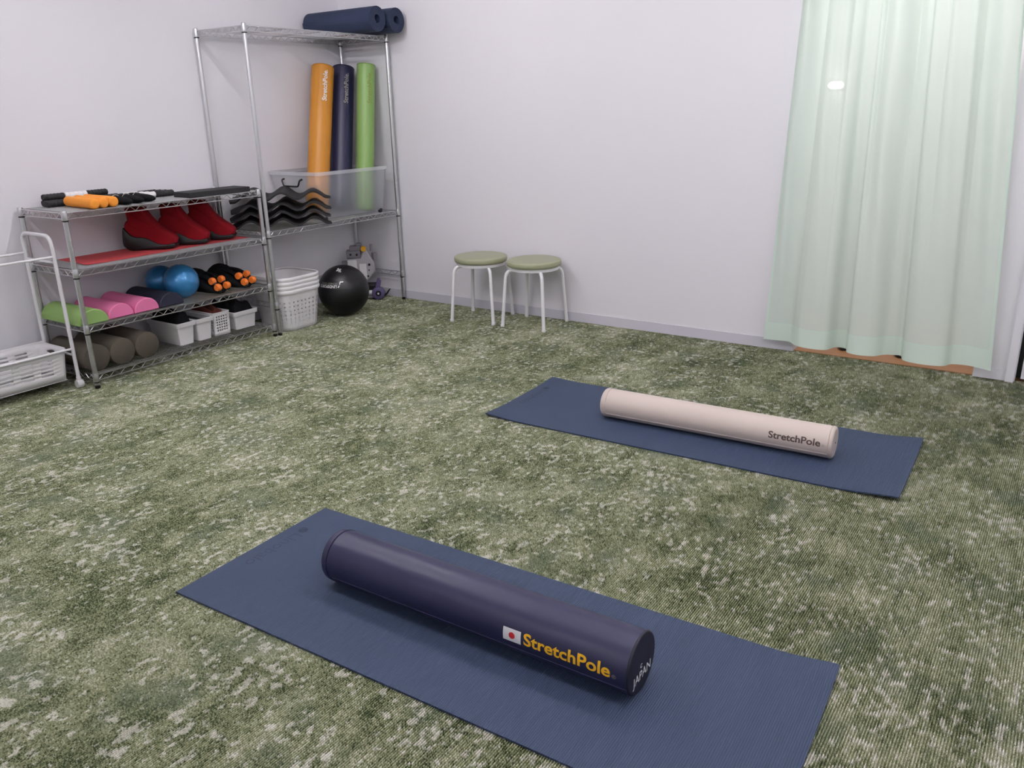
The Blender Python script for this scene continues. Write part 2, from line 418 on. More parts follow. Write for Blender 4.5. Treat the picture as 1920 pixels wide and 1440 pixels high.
# ---- foam poles (axis along local x, printed side towards local -y)
def pole(name, label, r, m, m_end, zc, word=None, mw=None, u0=0.0, th=0.2, width=0.24, L=0.98, cap=0.028, bold=0.022, seam=-0.35, flag=False, reg=True, group=None, m_seam=None, cap_r=None, tall=1.0):
    t = thing(name, label, 'exercise pole', group=group)
    h = L/2; cap_r = cap_r or cap
    b = MB(); b.lathe([(r, -h+cap), (r, h-cap_r)], 64, (0, 0, zc), 'X', cap=False); b.build('cover', m, t)
    for s in (-1, 1):
        c_ = cap if s < 0 else cap_r; e = min(0.012, c_*0.7)
        b = MB(); pr = [(r, s*(h-c_)), (r-0.0022, s*(h-c_+0.03*e)), (r-0.0022, s*(h-c_+0.10*e)), (r+0.0014, s*(h-c_+0.22*e)), (r+0.0006, s*(h-e))]
        for k in range(1, 6):
            a = k/5*PI/2; pr.append((r-e+e*math.cos(a)+0.0005, s*(h-e+e*math.sin(a))))
        pr += [(r*0.5, s*h), (0.002, s*h)]
        b.lathe(pr, 64, (0, 0, zc), 'X'); b.build('end_cap', m_end if s > 0 else m, t, 50)
    b = MB()
    R = r+0.0004; b.tube([(x, -R*math.cos(seam), zc+R*math.sin(seam)) for x in (-h+cap, h-cap_r)], 0.0012, 6)
    b.build('seam', m_seam or m, t)
    if word:
        wrap_cyl(text_geo(word, width, bold, 0.003, tall), u0, th, r, zc).build('lettering', mw, t)
        if reg: 
            wrap_cyl(text_geo('®', 0.011, 0.0), u0+width+0.004, th, r, zc).build('trademark_sign', M_prg, t)
    if flag:
        b = MB(); fw_, fh = 0.052, 0.035; v0 = -0.004
        b.panel(lambda u, v: (u0-0.060+u, -(r+0.0005)*math.cos(th+v/r), zc+(r+0.0005)*math.sin(th+v/r)), [0, fw_], [v0+fh*k/10 for k in range(11)])
        f = b.build('flag', M_prw, t)
        b = MB(); rr = 0.0088; cu, cv = u0-0.060+fw_/2, v0+fh/2
        pts = [(cu+rr*q*math.cos(a), cv+rr*q*math.sin(a)) for q in (0.5, 1.0) for a in [2*PI*k/28 for k in range(28)]]
        R = r+0.0009; w = lambda p: (p[0], -R*math.cos(th+p[1]/r), zc+R*math.sin(th+p[1]/r))
        b.add([w(p) for p in pts], [tuple(range(28))]+[(k, (k+1) % 28, 28+(k+1) % 28, 28+k) for k in range(28)])
        b.build('flag_disc', M_prr, f)
    return t

NR, BR = 0.0765, 0.0635
t = pole('foam_pole', 'thick navy foam pole with yellow lettering and a small flag, lying on the nearest mat', NR, M_navy, M_navyend, NR, 'StretchPole', M_yel, 0.209, -0.09, 0.236, flag=True, seam=-0.42, bold=0.024, cap_r=0.006, tall=0.9, m_seam=mat('navy_piping', (58, 57, 96), 0.5))
t.location = (-1.176, 1.476, 0.0062); t.rotation_euler = (0, 0, 0.0228)
def on_end(x, y, c=(0, 0), ang=0.0, X=0.4906):
    ca, sa = math.cos(ang), math.sin(ang); return (X, c[0]+x*ca-y*sa, NR+c[1]+x*sa+y*ca)
flat_on(text_geo('JAPAN', 0.098, 0.012, 0.05), lambda x, y: on_end(x-0.049, y, (0.0, -0.040))).build('country_print', M_prw, t)
b = MB(); b.add([on_end(0.006*math.cos(a)*k, 0.006*math.sin(a)*k, (-0.004, -0.004)) for k in (1.0, 0.55) for a in [PI*0.15+q*0.32 for q in range(14)]], [(i, i+1, 15+i, 14+i) for i in range(13)])
b.add([on_end(0.0025*math.cos(a), 0.0025*math.sin(a), (-0.002, -0.008)) for a in [2*PI*q/10 for q in range(10)]], [tuple(range(10))]); b.build('emblem', M_prw, t)
t = pole('foam_pole', 'slim beige foam pole with dark lettering lying on the farther mat', BR, M_beige, M_beige, BR, 'StretchPole', M_prd, 0.250, -0.02, 0.198, seam=-0.52, bold=0.026, tall=0.9, cap_r=0.016, m_seam=mat('beige_piping', (218, 205, 198), 0.5))
t.location = (-1.140, 3.083, 0.0062); t.rotation_euler = (0, 0, 0.039)
b = MB(); b.lathe([(0.0035, 0.4898), (0.0035, 0.4915), (0.001, 0.492)], 12, (0, 0, BR), 'X'); b.build('end_button', M_prd, t)

def stand(t, bot, top, face):
    a = (Vector(top)-Vector(bot)).normalized(); n = Vector(face); n = (n-a*n.dot(a)).normalized()
    y = -n; z = a.cross(y); M = Matrix(((a.x, y.x, z.x, 0), (a.y, y.y, z.y, 0), (a.z, y.z, z.z, 0), (0, 0, 0, 1)))
    t.matrix_world = Matrix.Translation(Vector(bot)+a*0.49) @ M
PG = 'foam poles standing in the clear tub'
t = pole('foam_pole', 'orange foam pole with white lettering standing in the clear tub', 0.0745, M_orangev, M_orangev, 0, 'StretchPole.', M_prw, 0.243, -0.28, 0.208, reg=False, group=PG, cap_r=0.008, bold=0.024)
stand(t, (-4.290, 3.897, 0.690), (-4.418, 4.195, 1.63), (0.83, -0.56, 0))
t = pole('foam_pole', 'navy foam pole with silver lettering standing between the orange and green poles', 0.0745, M_navy, M_navyend, 0, 'StretchPole.', M_prg, 0.225, -0.30, 0.208, reg=False, group=PG, cap_r=0.008, bold=0.018)
stand(t, (-4.26, 4.085, 0.688), (-4.405, 4.373, 1.62), (0.83, -0.56, 0))
t = pole('foam_pole', 'slim green foam pole standing in the clear tub nearest the back wall', 0.0625, M_greenv, M_greenv, 0, 'StretchPole.', M_pro, 0.225, -0.42, 0.208, reg=False, group=PG, cap_r=0.008, bold=0.018)
stand(t, (-4.165, 4.225, 0.668), (-4.222, 4.405, 1.61), (0.83, -0.56, 0))

# ------------------------------------------------------------------ exercise mats
def mat_thing(label, loc, rz, curls):
    L, W, H = 1.727, 0.61, 0.006
    t = thing('exercise_mat', label, 'exercise mat', loc, rz, 'blue mats on the carpet')
    def lift(x, y):
        z = 0.0
        for cx, cy, a, s in curls: z += a*math.exp(-(((x-cx)**2+(y-cy)**2)/s**2))
        return z
    us = [L*i/60 for i in range(61)]; vs = [W*j/20 for j in range(21)]
    b = MB(); b.panel(lambda u, v: (u, v, H+lift(u, v)), us, vs); b.panel(lambda u, v: (u, v, 0.0004+lift(u, v)), us, vs)
    rim = [(u, 0) for u in us]+[(L, v) for v in vs[1:]]+[(u, W) for u in us[-2::-1]]+[(0, v) for v in vs[-2:0:-1]]
    b.rings([[(x, y, 0.0004+lift(x, y)) for x, y in rim], [(x, y, H+lift(x, y)) for x, y in rim]], False, False)
    b.build('foam_sheet', M_mat, t)
    # embossed maker's mark near the short end, read from that end
    dk = MATS.get('emboss') or mat('emboss', (44, 53, 76), 0.7)
    b = MB()
    for k in range(6):
        a = k*PI/3; c = (0.052+0.010*math.cos(a), 0.455+0.010*math.sin(a), H+0.0005)
        b.tube([(c[0]+0.0065*math.cos(q), c[1]+0.0065*math.sin(q), c[2]) for q in [2*PI*w/10 for w in range(10)]], 0.0008, 4, True)
    b.build('embossed_flower', dk, t)
    vs_, fs = text_geo('Linobalo', 0.215, 0.0, 0.2); b = MB()
    b.add([(0.045+y*0.9, 0.425-x, H+0.0006) for x, y in vs_], fs)
    b.build('embossed_lettering', dk, t)
    return t
mat_thing('blue ribbed exercise mat nearest the camera, under the navy pole', (-2.017, 1.144, 0), 0.0362, [(1.727, 0.61, 0.014, 0.08), (1.727, 0, 0.008, 0.12)])
mat_thing('blue ribbed exercise mat farther back, under the beige pole', (-2.0954, 2.7885, 0), 0.0316, [(0, 0, 0.009, 0.10), (0, 0.61, 0.006, 0.08), (1.727, 0.0, 0.014, 0.13), (1.727, 0.61, 0.014, 0.09)])

# ------------------------------------------------------------------ wire shelves
def post(H, parent, x, y, gr=0.0117):
    b = MB(); pr = [(0.0125, 0.018)]; z = 0.05
    while z < H-0.03:
        pr += [(0.0125, z-0.0012), (gr, z-0.0006), (gr, z+0.0006), (0.0125, z+0.0012)]; z += 0.0254
    pr += [(0.0125, H-0.004), (0.0105, H-0.0005), (0.004, H)]
    b.lathe(pr, 20, (x, y, 0)); p = b.build('post', M_chrome, parent, 22)
    b = MB(); b.lathe([(0.012, 0), (0.0135, 0.002), (0.0135, 0.012), (0.006, 0.014), (0.006, 0.02)], 14, (x, y, 0)); b.build('levelling_foot', M_black, p)
def truss(b, a, c, z):
    A, C = Vector(a), Vector(c); d = (C-A); L = d.length; d.normalize(); A = A+d*0.014; C = C-d*0.014; L -= 0.028
    b.tube([(A.x, A.y, z+0.038), (C.x, C.y, z+0.038)], 0.0031, 6); b.tube([(A.x, A.y, z+0.009), (C.x, C.y, z+0.009)], 0.0031, 6)
    n = max(2, int(round(L/0.031))); n += n % 2
    b.tube([(A.x+d.x*L*k/n, A.y+d.y*L*k/n, z+(0.036 if k % 2 else 0.011)) for k in range(n+1)], 0.0026, 5)
def tier(parent, x0, x1, y0, y1, z, deck=True, liner=False, sides='nsew'):
    b = MB(); c = {'s': ((x0, y0), (x1, y0)), 'n': ((x0, y1), (x1, y1)), 'w': ((x0, y0), (x0, y1)), 'e': ((x1, y0), (x1, y1))}
    for s in sides: truss(b, (*c[s][0], 0), (*c[s][1], 0), z)
    if deck:
        n = 19
        for k in range(1, n): xx = x0+(x1-x0)*k/n; b.tube([(xx, y0, z+0.0375), (xx, y1, z+0.0375)], 0.0019, 5)
        for k in range(1, 4):
            yy = y0+(y1-y0)*k/4
            for q in (-0.012, 0.012): b.tube([(x0, yy+q, z+0.033), (x1, yy+q, z+0.033)], 0.0026, 6)
    w = b.build('wire_tier', M_wire, parent)
    for x in (x0, x1):
        for y in (y0, y1):
            b = MB(); b.lathe([(0.0142, z+0.004), (0.0146, z+0.006), (0.0138, z+0.045), (0.0132, z+0.047)], 16, (x, y, 0)); b.lathe([(0.0128, z+0.047), (0.0128, z+0.004)], 16, (x, y, 0)); b.build('collar', M_chrome, w)
            b = MB(); b.lathe([(0.0128, z-0.003), (0.0149, z-0.002), (0.0149, z+0.0035), (0.0128, z+0.0045)], 16, (x, y, 0)); b.build('collar_ring', M_black, w)
    if liner:
        b = MB(); b.box2((x0+0.018, y0+0.02, z+0.0400), (x1-0.006, y1-0.02, z+0.0416)); b.build('shelf_liner', M_liner, w)
    return w
LX0, LX1, LY0, LY1 = -4.4945, -4.0725, 2.0876, 3.2535
low = thing('wire_shelf', 'low four-tier chrome wire shelf along the left wall, full of exercise gear', 'shelf', ((LX0+LX1)/2, (LY0+LY1)/2, 0))
cx, cy = (LX0+LX1)/2, (LY0+LY1)/2
for x in (LX0, LX1):
    for y in (LY0, LY1): post(0.904, low, x-cx, y-cy)
LZ = (0.8556, 0.5738, 0.2876, 0.0322); D1, D2, D3, D4 = [z+0.0418 if i < 2 else z+0.0412 for i, z in enumerate(LZ)]
for i, z in enumerate(LZ): tier(low, LX0-cx, LX1-cx, LY0-cy, LY1-cy, z, True, i < 2)
TX0, TX1, TY0, TY1 = -4.4985, -4.0623, 3.2840, 4.4522
tall = thing('wire_shelf', 'tall open chrome wire rack in the corner holding the clear tub', 'shelf', ((TX0+TX1)/2, (TY0+TY1)/2, 0))
cx, cy = (TX0+TX1)/2, (TY0+TY1)/2
for x in (TX0, TX1):
    for y in (TY0, TY1): post(1.815, tall, x-cx, y-cy, 0.0122)
for z, dk, sd in ((1.762, True, 'nsew'), (0.6079, True, 'nsew'), (0.1658, False, 'nsw')): tier(tall, TX0-cx, TX1-cx, TY0-cy, TY1-cy, z, dk, False, sd)
T1, T2 = 1.762+0.0412, 0.6079+0.0412

# ------------------------------------------------------------------ rolled mats on top of the rack
def rolled(label, x1, y, rot):
    L = 0.605; t = thing('rolled_mat', label, 'rolled mat', (x1-L/2, y, T1), 0, 'rolled mats on top of the rack')
    turns, r0, pit, th = 6.2, 0.021, 0.0084, 0.0070; N = int(turns*40); o, i = [], []
    for k in range(N+1):
        a = rot-2*PI*turns*k/N; r = r0+pit*turns*k/N; f = 0.5 if k > N-6 else 1.0
        i.append((r*math.cos(a), r*math.sin(a))); o.append(((r+th*f)*math.cos(a), (r+th*f)*math.sin(a)))
    R = r0+pit*turns+th; b = MB(); zc = R
    n = N+1; vs = [(s*L/2, p[0], zc+p[1]) for s in (-1, 1) for ring in (i, o) for p in ring]
    fs = []
    for k in range(N):
        fs += [(n+k, n+k+1, 3*n+k+1, 3*n+k), (k+1, k, 2*n+k, 2*n+k+1), (k, k+1, n+k+1, n+k), (2*n+k+1, 2*n+k, 3*n+k, 3*n+k+1)]
    fs += [(0, n, 3*n, 2*n), (N, n+N, 3*n+N, 2*n+N)]
    b.add(vs, fs); b.build('foam_roll', M_rollmat, t, 50)
    return t
rolled('dark blue rolled mat in front on the top tier of the tall rack', -3.906, 4.210, -2.0)
rolled('dark blue rolled mat behind the other roll, close to the back wall', -3.895, 4.378, -1.2)

# ------------------------------------------------------------------ clear tub with handle and casters
def tub():
    x0, x1, y0, y1 = -4.487, -4.075, 3.735, 4.335; cx, cy = (x0+x1)/2, (y0+y1)/2
    t = thing('storage_tub', 'large frosted clear tub on casters holding the standing poles', 'storage box', (cx, cy, T2))
    zb, zt = 0.012, 0.316
    def ring(z, g, r=0.03): return [(p[0], p[1], z) for p in rrect(x1-x0+g, y1-y0+g, r, 6)]
    b = MB(); b.rings([ring(zb, -0.03), ring(zb+0.012, 0.0), ring(zt-0.02, 0.048)], True, False); b.build('tub_body', M_clear, t, 60)
    b = MB(); b.rings([ring(zt-0.02, 0.046), ring(zt-0.022, 0.064), ring(zt, 0.066), ring(zt, 0.050)], False, False); b.build('rim', M_clearrim, t)
    yy = y0-cy-0.034
    b = MB(); b.tube(bend([(-0.085, yy+0.010, 0.270), (-0.085, yy-0.012, 0.266), (-0.068, yy-0.014, 0.226), (0.068, yy-0.014, 0.226), (0.085, yy-0.012, 0.266), (0.085, yy+0.010, 0.270)], 0.014, 4), 0.0058, 8); b.build('handle', M_black, t)
    for s in (-1, 1):
        for q in (-1, 1):
            b = MB(); b.lathe([(0.004, -0.010), (0.014, -0.009), (0.016, -0.004), (0.016, 0.004), (0.014, 0.009), (0.004, 0.010)], 18, (s*0.198, q*0.258, 0.0166), 'X'); b.build('caster', M_black, t)
tub()

# ------------------------------------------------------------------ wavy black foam pads
def pad_proto():
    t = thing('wavy_pad', '', 'foam pad', group='wavy black pads stacked on the rack')
    L, W, th = 0.61, 0.325, 0.012
    def top(s): 
        e = min(1, min(s, 1-s)/0.10); e = e*e*(3-2*e)
        return e*(0.021-0.021*math.cos(2*PI*3*(s-0.02)/0.96))
    b = MB(); ns = 60; nw = 10; g = []
    def P(s, q, dz):
        e = min(1.0, min((s+0.03)*1.7, (1-s)*0.75)/0.34); e = 0.16+0.84*math.sin(e*PI/2)
        return (L*(s-0.5), W*q*e, top(min(1, max(0, s-0.10*q*e)))+dz+0.013*q*e)
    ss = [i/ns for i in range(ns+1)]; qs = [j/nw for j in range(nw+1)]
    b.panel(lambda s, q: P(s, q, th), ss, qs); b.panel(lambda s, q: P(s, q, 0), ss, qs)
    rim = [(s, 0) for s in ss]+[(1, q) for q in qs[1:]]+[(s, 1) for s in ss[-2::-1]]+[(0, q) for q in qs[-2:0:-1]]
    b.rings([[P(s, q, 0) for s, q in rim], [P(s, q, th) for s, q in rim]], False, False)
    b.build('foam_pad', M_blackfoam, t); return t
pa = math.atan2(0.50, 0.36)
for i, (z, dx, dy, lab) in enumerate(((0.0, 0.0, 0.0, 'lowest wavy black foam pad lying on the rack tier'), (0.046, -0.002, 0.002, 'wavy black foam pad second from the bottom of its stack'),
                                      (0.094, -0.002, 0.008, 'wavy black foam pad second from the top of its stack'), (0.160, 0.004, 0.006, 'topmost wavy black foam pad of the stack beside the clear tub'))):
    loc = (-4.134+dx, 3.462+dy, T2+z)
    if i == 0: pp = pad_proto(); pp.location = loc; pp.rotation_euler = (0, 0, pa); pp['label'] = lab
    else: dup(pp, loc, pa+(0.03, -0.02, 0.02)[i-1], lab)

# ------------------------------------------------------------------ top tier of the low shelf
def padded_stick(label, y, x0=-4.345, x1=-4.048, r=0.0262, first=[None]):
    if first[0] is None:
        t = thing('padded_stick', label, 'padded stick', ((x0+x1)/2, y, D1), -0.07, 'orange padded sticks'); h = (x1-x0)/2; pr = [(0.003, -h)]
        for k in range(6): a = k/5*PI/2; pr.append((r-0.012+0.012*math.sin(a), -h+0.012-0.012*math.cos(a)))
        pr += [(r*0.985, -0.04), (r*0.985, 0.04)]
        for k in range(6): a = k/5*PI/2; pr.append((r-0.012+0.012*math.cos(a), h-0.012+0.012*math.sin(a)))
        pr.append((0.003, h)); b = MB(); b.lathe(pr, 28, (0, 0, r), 'X'); b.build('cover', M_orange, t, 60); first[0] = t; return t
    return dup(first[0], ((x0+x1)/2, y, D1), -0.07, label)
padded_stick('orange padded stick nearest the left end of the shelf top', 2.250)
padded_stick('middle one of the three orange padded sticks on the shelf top', 2.305, -4.36, -4.062)
padded_stick('orange padded stick of the shelf top that touches the black pouches', 2.360, -4.36, -4.07)
def roller_stick():
    t = thing('massage_stick', '', 'massage stick'); r = 0.0172; L = 0.35
    for s in (-1, 1):
        b = MB(); pr = [(0.004, L/2), (0.014, L/2), (r, L/2-0.006)]
        k = L/2-0.015
        while k > L/2-0.105: pr += [(r, k), (r-0.0015, k-0.003), (r-0.0015, k-0.006), (r, k-0.009)]; k -= 0.018
        pr += [(r, 0.064), (0.010, 0.061)]
        b.lathe([(q, s*h) for q, h in pr], 16, (0, 0, r), 'Y'); b.build('grip', M_blackfoam, t)
    b = MB(); pr = []
    for k in range(5): y = -0.060+k*0.024; pr += [(r-0.004, y), (r-0.001, y+0.002), (r-0.001, y+0.022), (r-0.004, y+0.0238)]
    b.lathe(pr, 16, (0, 0, r), 'Y'); b.build('roller_sleeve', M_white, t); return t
stk = None
ords = (('nearest the room', 'middle of its row', 'closest to the wall', 'lying on top'), ('nearest the room', 'second from the front', 'third from the front', 'closest to the wall'))
for gi, (yb, xs, gname, ttl) in enumerate(((2.345, (-4.385, -4.421, -4.457), 'massage sticks behind the orange sticks', 'black massage stick with white sleeve behind the orange sticks, '),
                                           (2.675, (-4.312, -4.348, -4.384, -4.420), 'massage sticks beside the black board', 'black massage stick with white sleeve by the black board, '))):
    spots = [(x, yb-0.012*k if gi else yb+0.008*k, D1) for k, x in enumerate(xs)]
    if not gi: spots.append(((xs[1]+xs[2])/2, yb+0.012, D1+0.0296))
    for k, loc in enumerate(spots):
        if stk is None: stk = roller_stick(); stk.location = loc; stk['label'] = ttl+ords[gi][k]; stk['group'] = gname
        else: dup(stk, loc, 0, ttl+ords[gi][k], gname)
def pouch(label, x, y, rz, l, first=[None]):
    if first[0] is None:
        t = thing('soft_pouch', label, 'pouch', (x, y, D1), rz, 'black pouches on the shelf top')
        b = MB(); n = 18; rs = []
        for i in range(n+1):
            s = i/n; r = 0.026*(1-(2*s-1)**4)**0.6*(1-0.35*s)+0.002
            rs.append([(-0.11+0.22*s, 1.15*r*math.cos(2*PI*k/16), max(0.0, 0.024-0.006*s+r*0.92*math.sin(2*PI*k/16))) for k in range(16)])
        b.rings(rs); b.build('pouch_body', M_blackcloth, t, 60)
        b = MB(); b.tube([(-0.03, 0.026*math.cos(a), 0.024+0.0235*math.sin(a)) for a in [-PI*0.15+PI*1.3*k/12 for k in range(13)]], 0.0022, 6); b.build('pull_cord', M_prg, t); first[0] = t; return t
    return dup(first[0], (x, y, D1), rz, label)
pouch('small black pouch on the shelf top next to the orange sticks', -4.16, 2.432, 0.02, 0.2)
pouch('small black pouch in the middle of three on the shelf top', -4.17, 2.500, 0.07, 0.2)
pouch('small black pouch with its tip nearest the black board', -4.185, 2.571, 0.13, 0.2)
b = MB(); b.prism(rrect(0.150, 0.405, 0.004, 2), 0, 0.028, 0.002)
o = b.build('foam_board', M_blackfoam); o.location = (-4.140, 2.990, D1); o.rotation_euler = (0, 0, -0.02)
tag(o, 'flat black foam board at the right end of the low shelf top', 'foam board')

# ------------------------------------------------------------------ second tier: red sheet and three red boots
b = MB()
def sheet(u, v):
    x = -4.480+0.318*v+0.012*math.sin(u*5+1)*v; y = 2.215+1.005*u-0.02*v*(1-u)
    return (x, y, D2+0.0012+0.006*abs(math.sin(u*9+v*2))*max(0, 0.4-u)*v)
us = [i/60 for i in range(61)]; vs_ = [j/16 for j in range(17)]
b.panel(sheet, us, vs_); b.panel(lambda u, v: (lambda p: (p[0], p[1], p[2]-0.0011))(sheet(u, v)), us, vs_)
tag(b.build('red_cloth', M_redsheet), 'thin red sheet spread over the second tier under the boots', 'cloth')
def boot_proto():
    t = thing('massage_boot', '', 'boot', group='red boots on the second tier')
    so = catmull([(0.0, 0.045), (0.012, 0.018), (0.035, 0.002), (0.075, 0.0), (0.13, 0.004), (0.19, 0.001), (0.235, 0.004), (0.272, 0.010), (0.279, 0.026), (0.268, 0.033), (0.235, 0.029), (0.19, 0.034), (0.155, 0.054), (0.118, 0.072), (0.085, 0.075), (0.05, 0.086), (0.026, 0.112), (0.010, 0.124)], 4, True)
    b = MB(); b.puff(so, 0.0535, 0.005, 13, 6); b.build('sole', M_blackrub, t, 60)
    upo = catmull([(0.018, 0.112), (0.034, 0.090), (0.056, 0.066), (0.088, 0.056), (0.12, 0.052), (0.158, 0.034), (0.195, 0.014), (0.24, 0.013), (0.270, 0.022), (0.284, 0.048), (0.280, 0.066), (0.262, 0.084), (0.225, 0.112), (0.19, 0.142), (0.158, 0.185), (0.136, 0.222), (0.128, 0.234), (0.036, 0.234), (0.034, 0.20), (0.036, 0.172), (0.020, 0.154), (0.013, 0.132)], 4, True)
    b = MB(); b.puff(upo, 0.0505, 0.019, 15, 2.5); b.build('upper', M_red, t, 70)
    b = MB(); b.tube([(0.036, 0.05, 0.165), (0.06, 0.0498, 0.135), (0.10, 0.0500, 0.105), (0.115, 0.0498, 0.09)], 0.0016, 6); b.tube([(0.036, -0.05, 0.165), (0.06, -0.0498, 0.135), (0.10, -0.0500, 0.105), (0.115, -0.0498, 0.09)], 0.0016, 6)
    b.build('side_stitching', M_red, t)
    b = MB(); b.puff([(0.030, 0.150), (0.042, 0.150), (0.044, 0.228), (0.032, 0.228)], 0.02, 0.002, 5); b.build('heel_gap', M_blackcloth, t); return t
ba = math.atan2(0.66, 0.75)
for i, (x, y, lab) in enumerate(((-4.430, 2.585, 'red felt massage boot with black wedge sole nearest the left end'), (-4.405, 2.778, 'middle red felt massage boot with black wedge sole'),
                                 (-4.420, 2.975, 'red felt massage boot with black wedge sole at the right, by the posts'))):
    loc = (x, y, D2+0.0016)
    if i == 0: bt = boot_proto(); bt.location = loc; bt.rotation_euler = (0, 0, ba); bt['label'] = lab
    else: dup(bt, loc, ba+(0.02, -0.02)[i-1], lab)

# ------------------------------------------------------------------ third tier: half rollers, balls, roller massagers
def half_roller(label, m, y, w, h, x0, x1):
    t = thing('half_roller', label, 'foam half roller', ((x0+x1)/2, y, D3), 0, 'half-round foam rollers')
    o = [(-w/2, 0.0)]+[(w/2*math.cos(a)*1.0, 0.004+(h-0.004)*math.sin(a)) for a in [PI-PI*k/28 for k in range(29)]]+[(w/2, 0.0)]
    L = (x1-x0)/2; ins = inset(o[::-1], 0.004)[::-1]
    b = MB(); b.rings([[(s, p[0], max(0, p[1])) for p in q] for s, q in ((-L, ins), (-L+0.004, o), (L-0.004, o), (L, ins))])
    b.build('foam_body', m, t, 35); return t
half_roller('green half-round foam roller at the left end of the third tier', M_green, 2.148, 0.156, 0.075, -4.475, -4.092)
half_roller('pink half-round foam roller touching the green one', M_pink, 2.3025, 0.143, 0.0725, -4.46, -4.105)
half_roller('pink half-round foam roller touching the dark navy one', M_pink, 2.4515, 0.143, 0.0725, -4.46, -4.105)
half_roller('dark navy half-round foam roller in front of the blue balls', M_navyfoam, 2.604, 0.150, 0.0735, -4.455, -4.105)
def ball(label, x, y, r):
    t = thing('exercise_ball', label, 'ball', (x, y, D3), 0, 'small blue exercise balls')
    b = MB(); b.sphere((0, 0, r), r, 48); b.build('ball_skin', M_blue, t, 80)
    b = MB(); b.lathe([(0.006, -0.0005), (0.007, 0.0012), (0.002, 0.0018)], 14, (0, 0, 2*r)); b.build('plug', M_white, t); return t
ball('shiny blue exercise ball in front, beside the roller massagers', -4.215, 2.752, 0.098)
ball('blue exercise ball half hidden behind the shiny one', -4.402, 2.744, 0.088)
def massager():
    t = thing('roller_massager', '', 'massager', group='black roller massagers with orange balls')
    # hull along local x (back -> front), hump of dark fabric
    b = MB(); n = 22; rs = []
    for i in range(n+1):
        s = i/n; w = 0.070*(1-abs(2*s-1)**3.2)**0.5+0.004; h = (0.125*math.sin(PI*min(1, s*0.62+0.34))**0.8)*(1-abs(2*s-1)**6)**0.5*(1-0.42*max(0, s-0.35)/0.65)+0.012
        ring = []
        for k in range(20):
            a = 2*PI*k/20; wob = 1+0.05*math.sin(5*a+9*s)
            ring.append((-0.15+0.30*s, w*math.cos(a)*wob, max(0.002, h*0.5+h*0.5*math.sin(a)*wob)))
        rs.append(ring)
    b.rings(rs); b.build('padded_shell', M_blackcloth, t, 70)
    for q in (-1, 1):
        b = MB(); b.tube(catmull([(-0.02, q*0.034, 0.105), (0.05, q*0.036, 0.098), (0.105, q*0.036, 0.074), (0.150, q*0.036, 0.040), (0.156, q*0.036, 0.016)], 5), 0.012, 8); b.build('roller_arm', M_black, t)
        for u, z in ((0.112, 0.076), (0.150, 0.042)):
            for w in (0,):
                b = MB(); b.lathe([(0.008, -0.015), (0.018, -0.0145), (0.0215, -0.008), (0.0222, 0.0), (0.0215, 0.008), (0.018, 0.0145), (0.008, 0.015)], 20, (u, q*0.036+w, z), 'Y'); b.build('roller_ball', M_obail, t)
    b = MB(); b.tube([(-0.06, 0.066*math.cos(a), 0.052+0.060*math.sin(a)) for a in [PI*k/14 for k in range(15)]], 0.005, 6); b.build('strap', M_black, t); return t
ms = massager(); ms.location = (-4.262, 2.925, D3); ms.rotation_euler = (0, 0, 0.16); ms['label'] = 'black roller massager with four orange balls next to the blue ball'
dup(ms, (-4.255, 3.100, D3), 0.22, 'black roller massager with four orange balls by the right-hand posts')

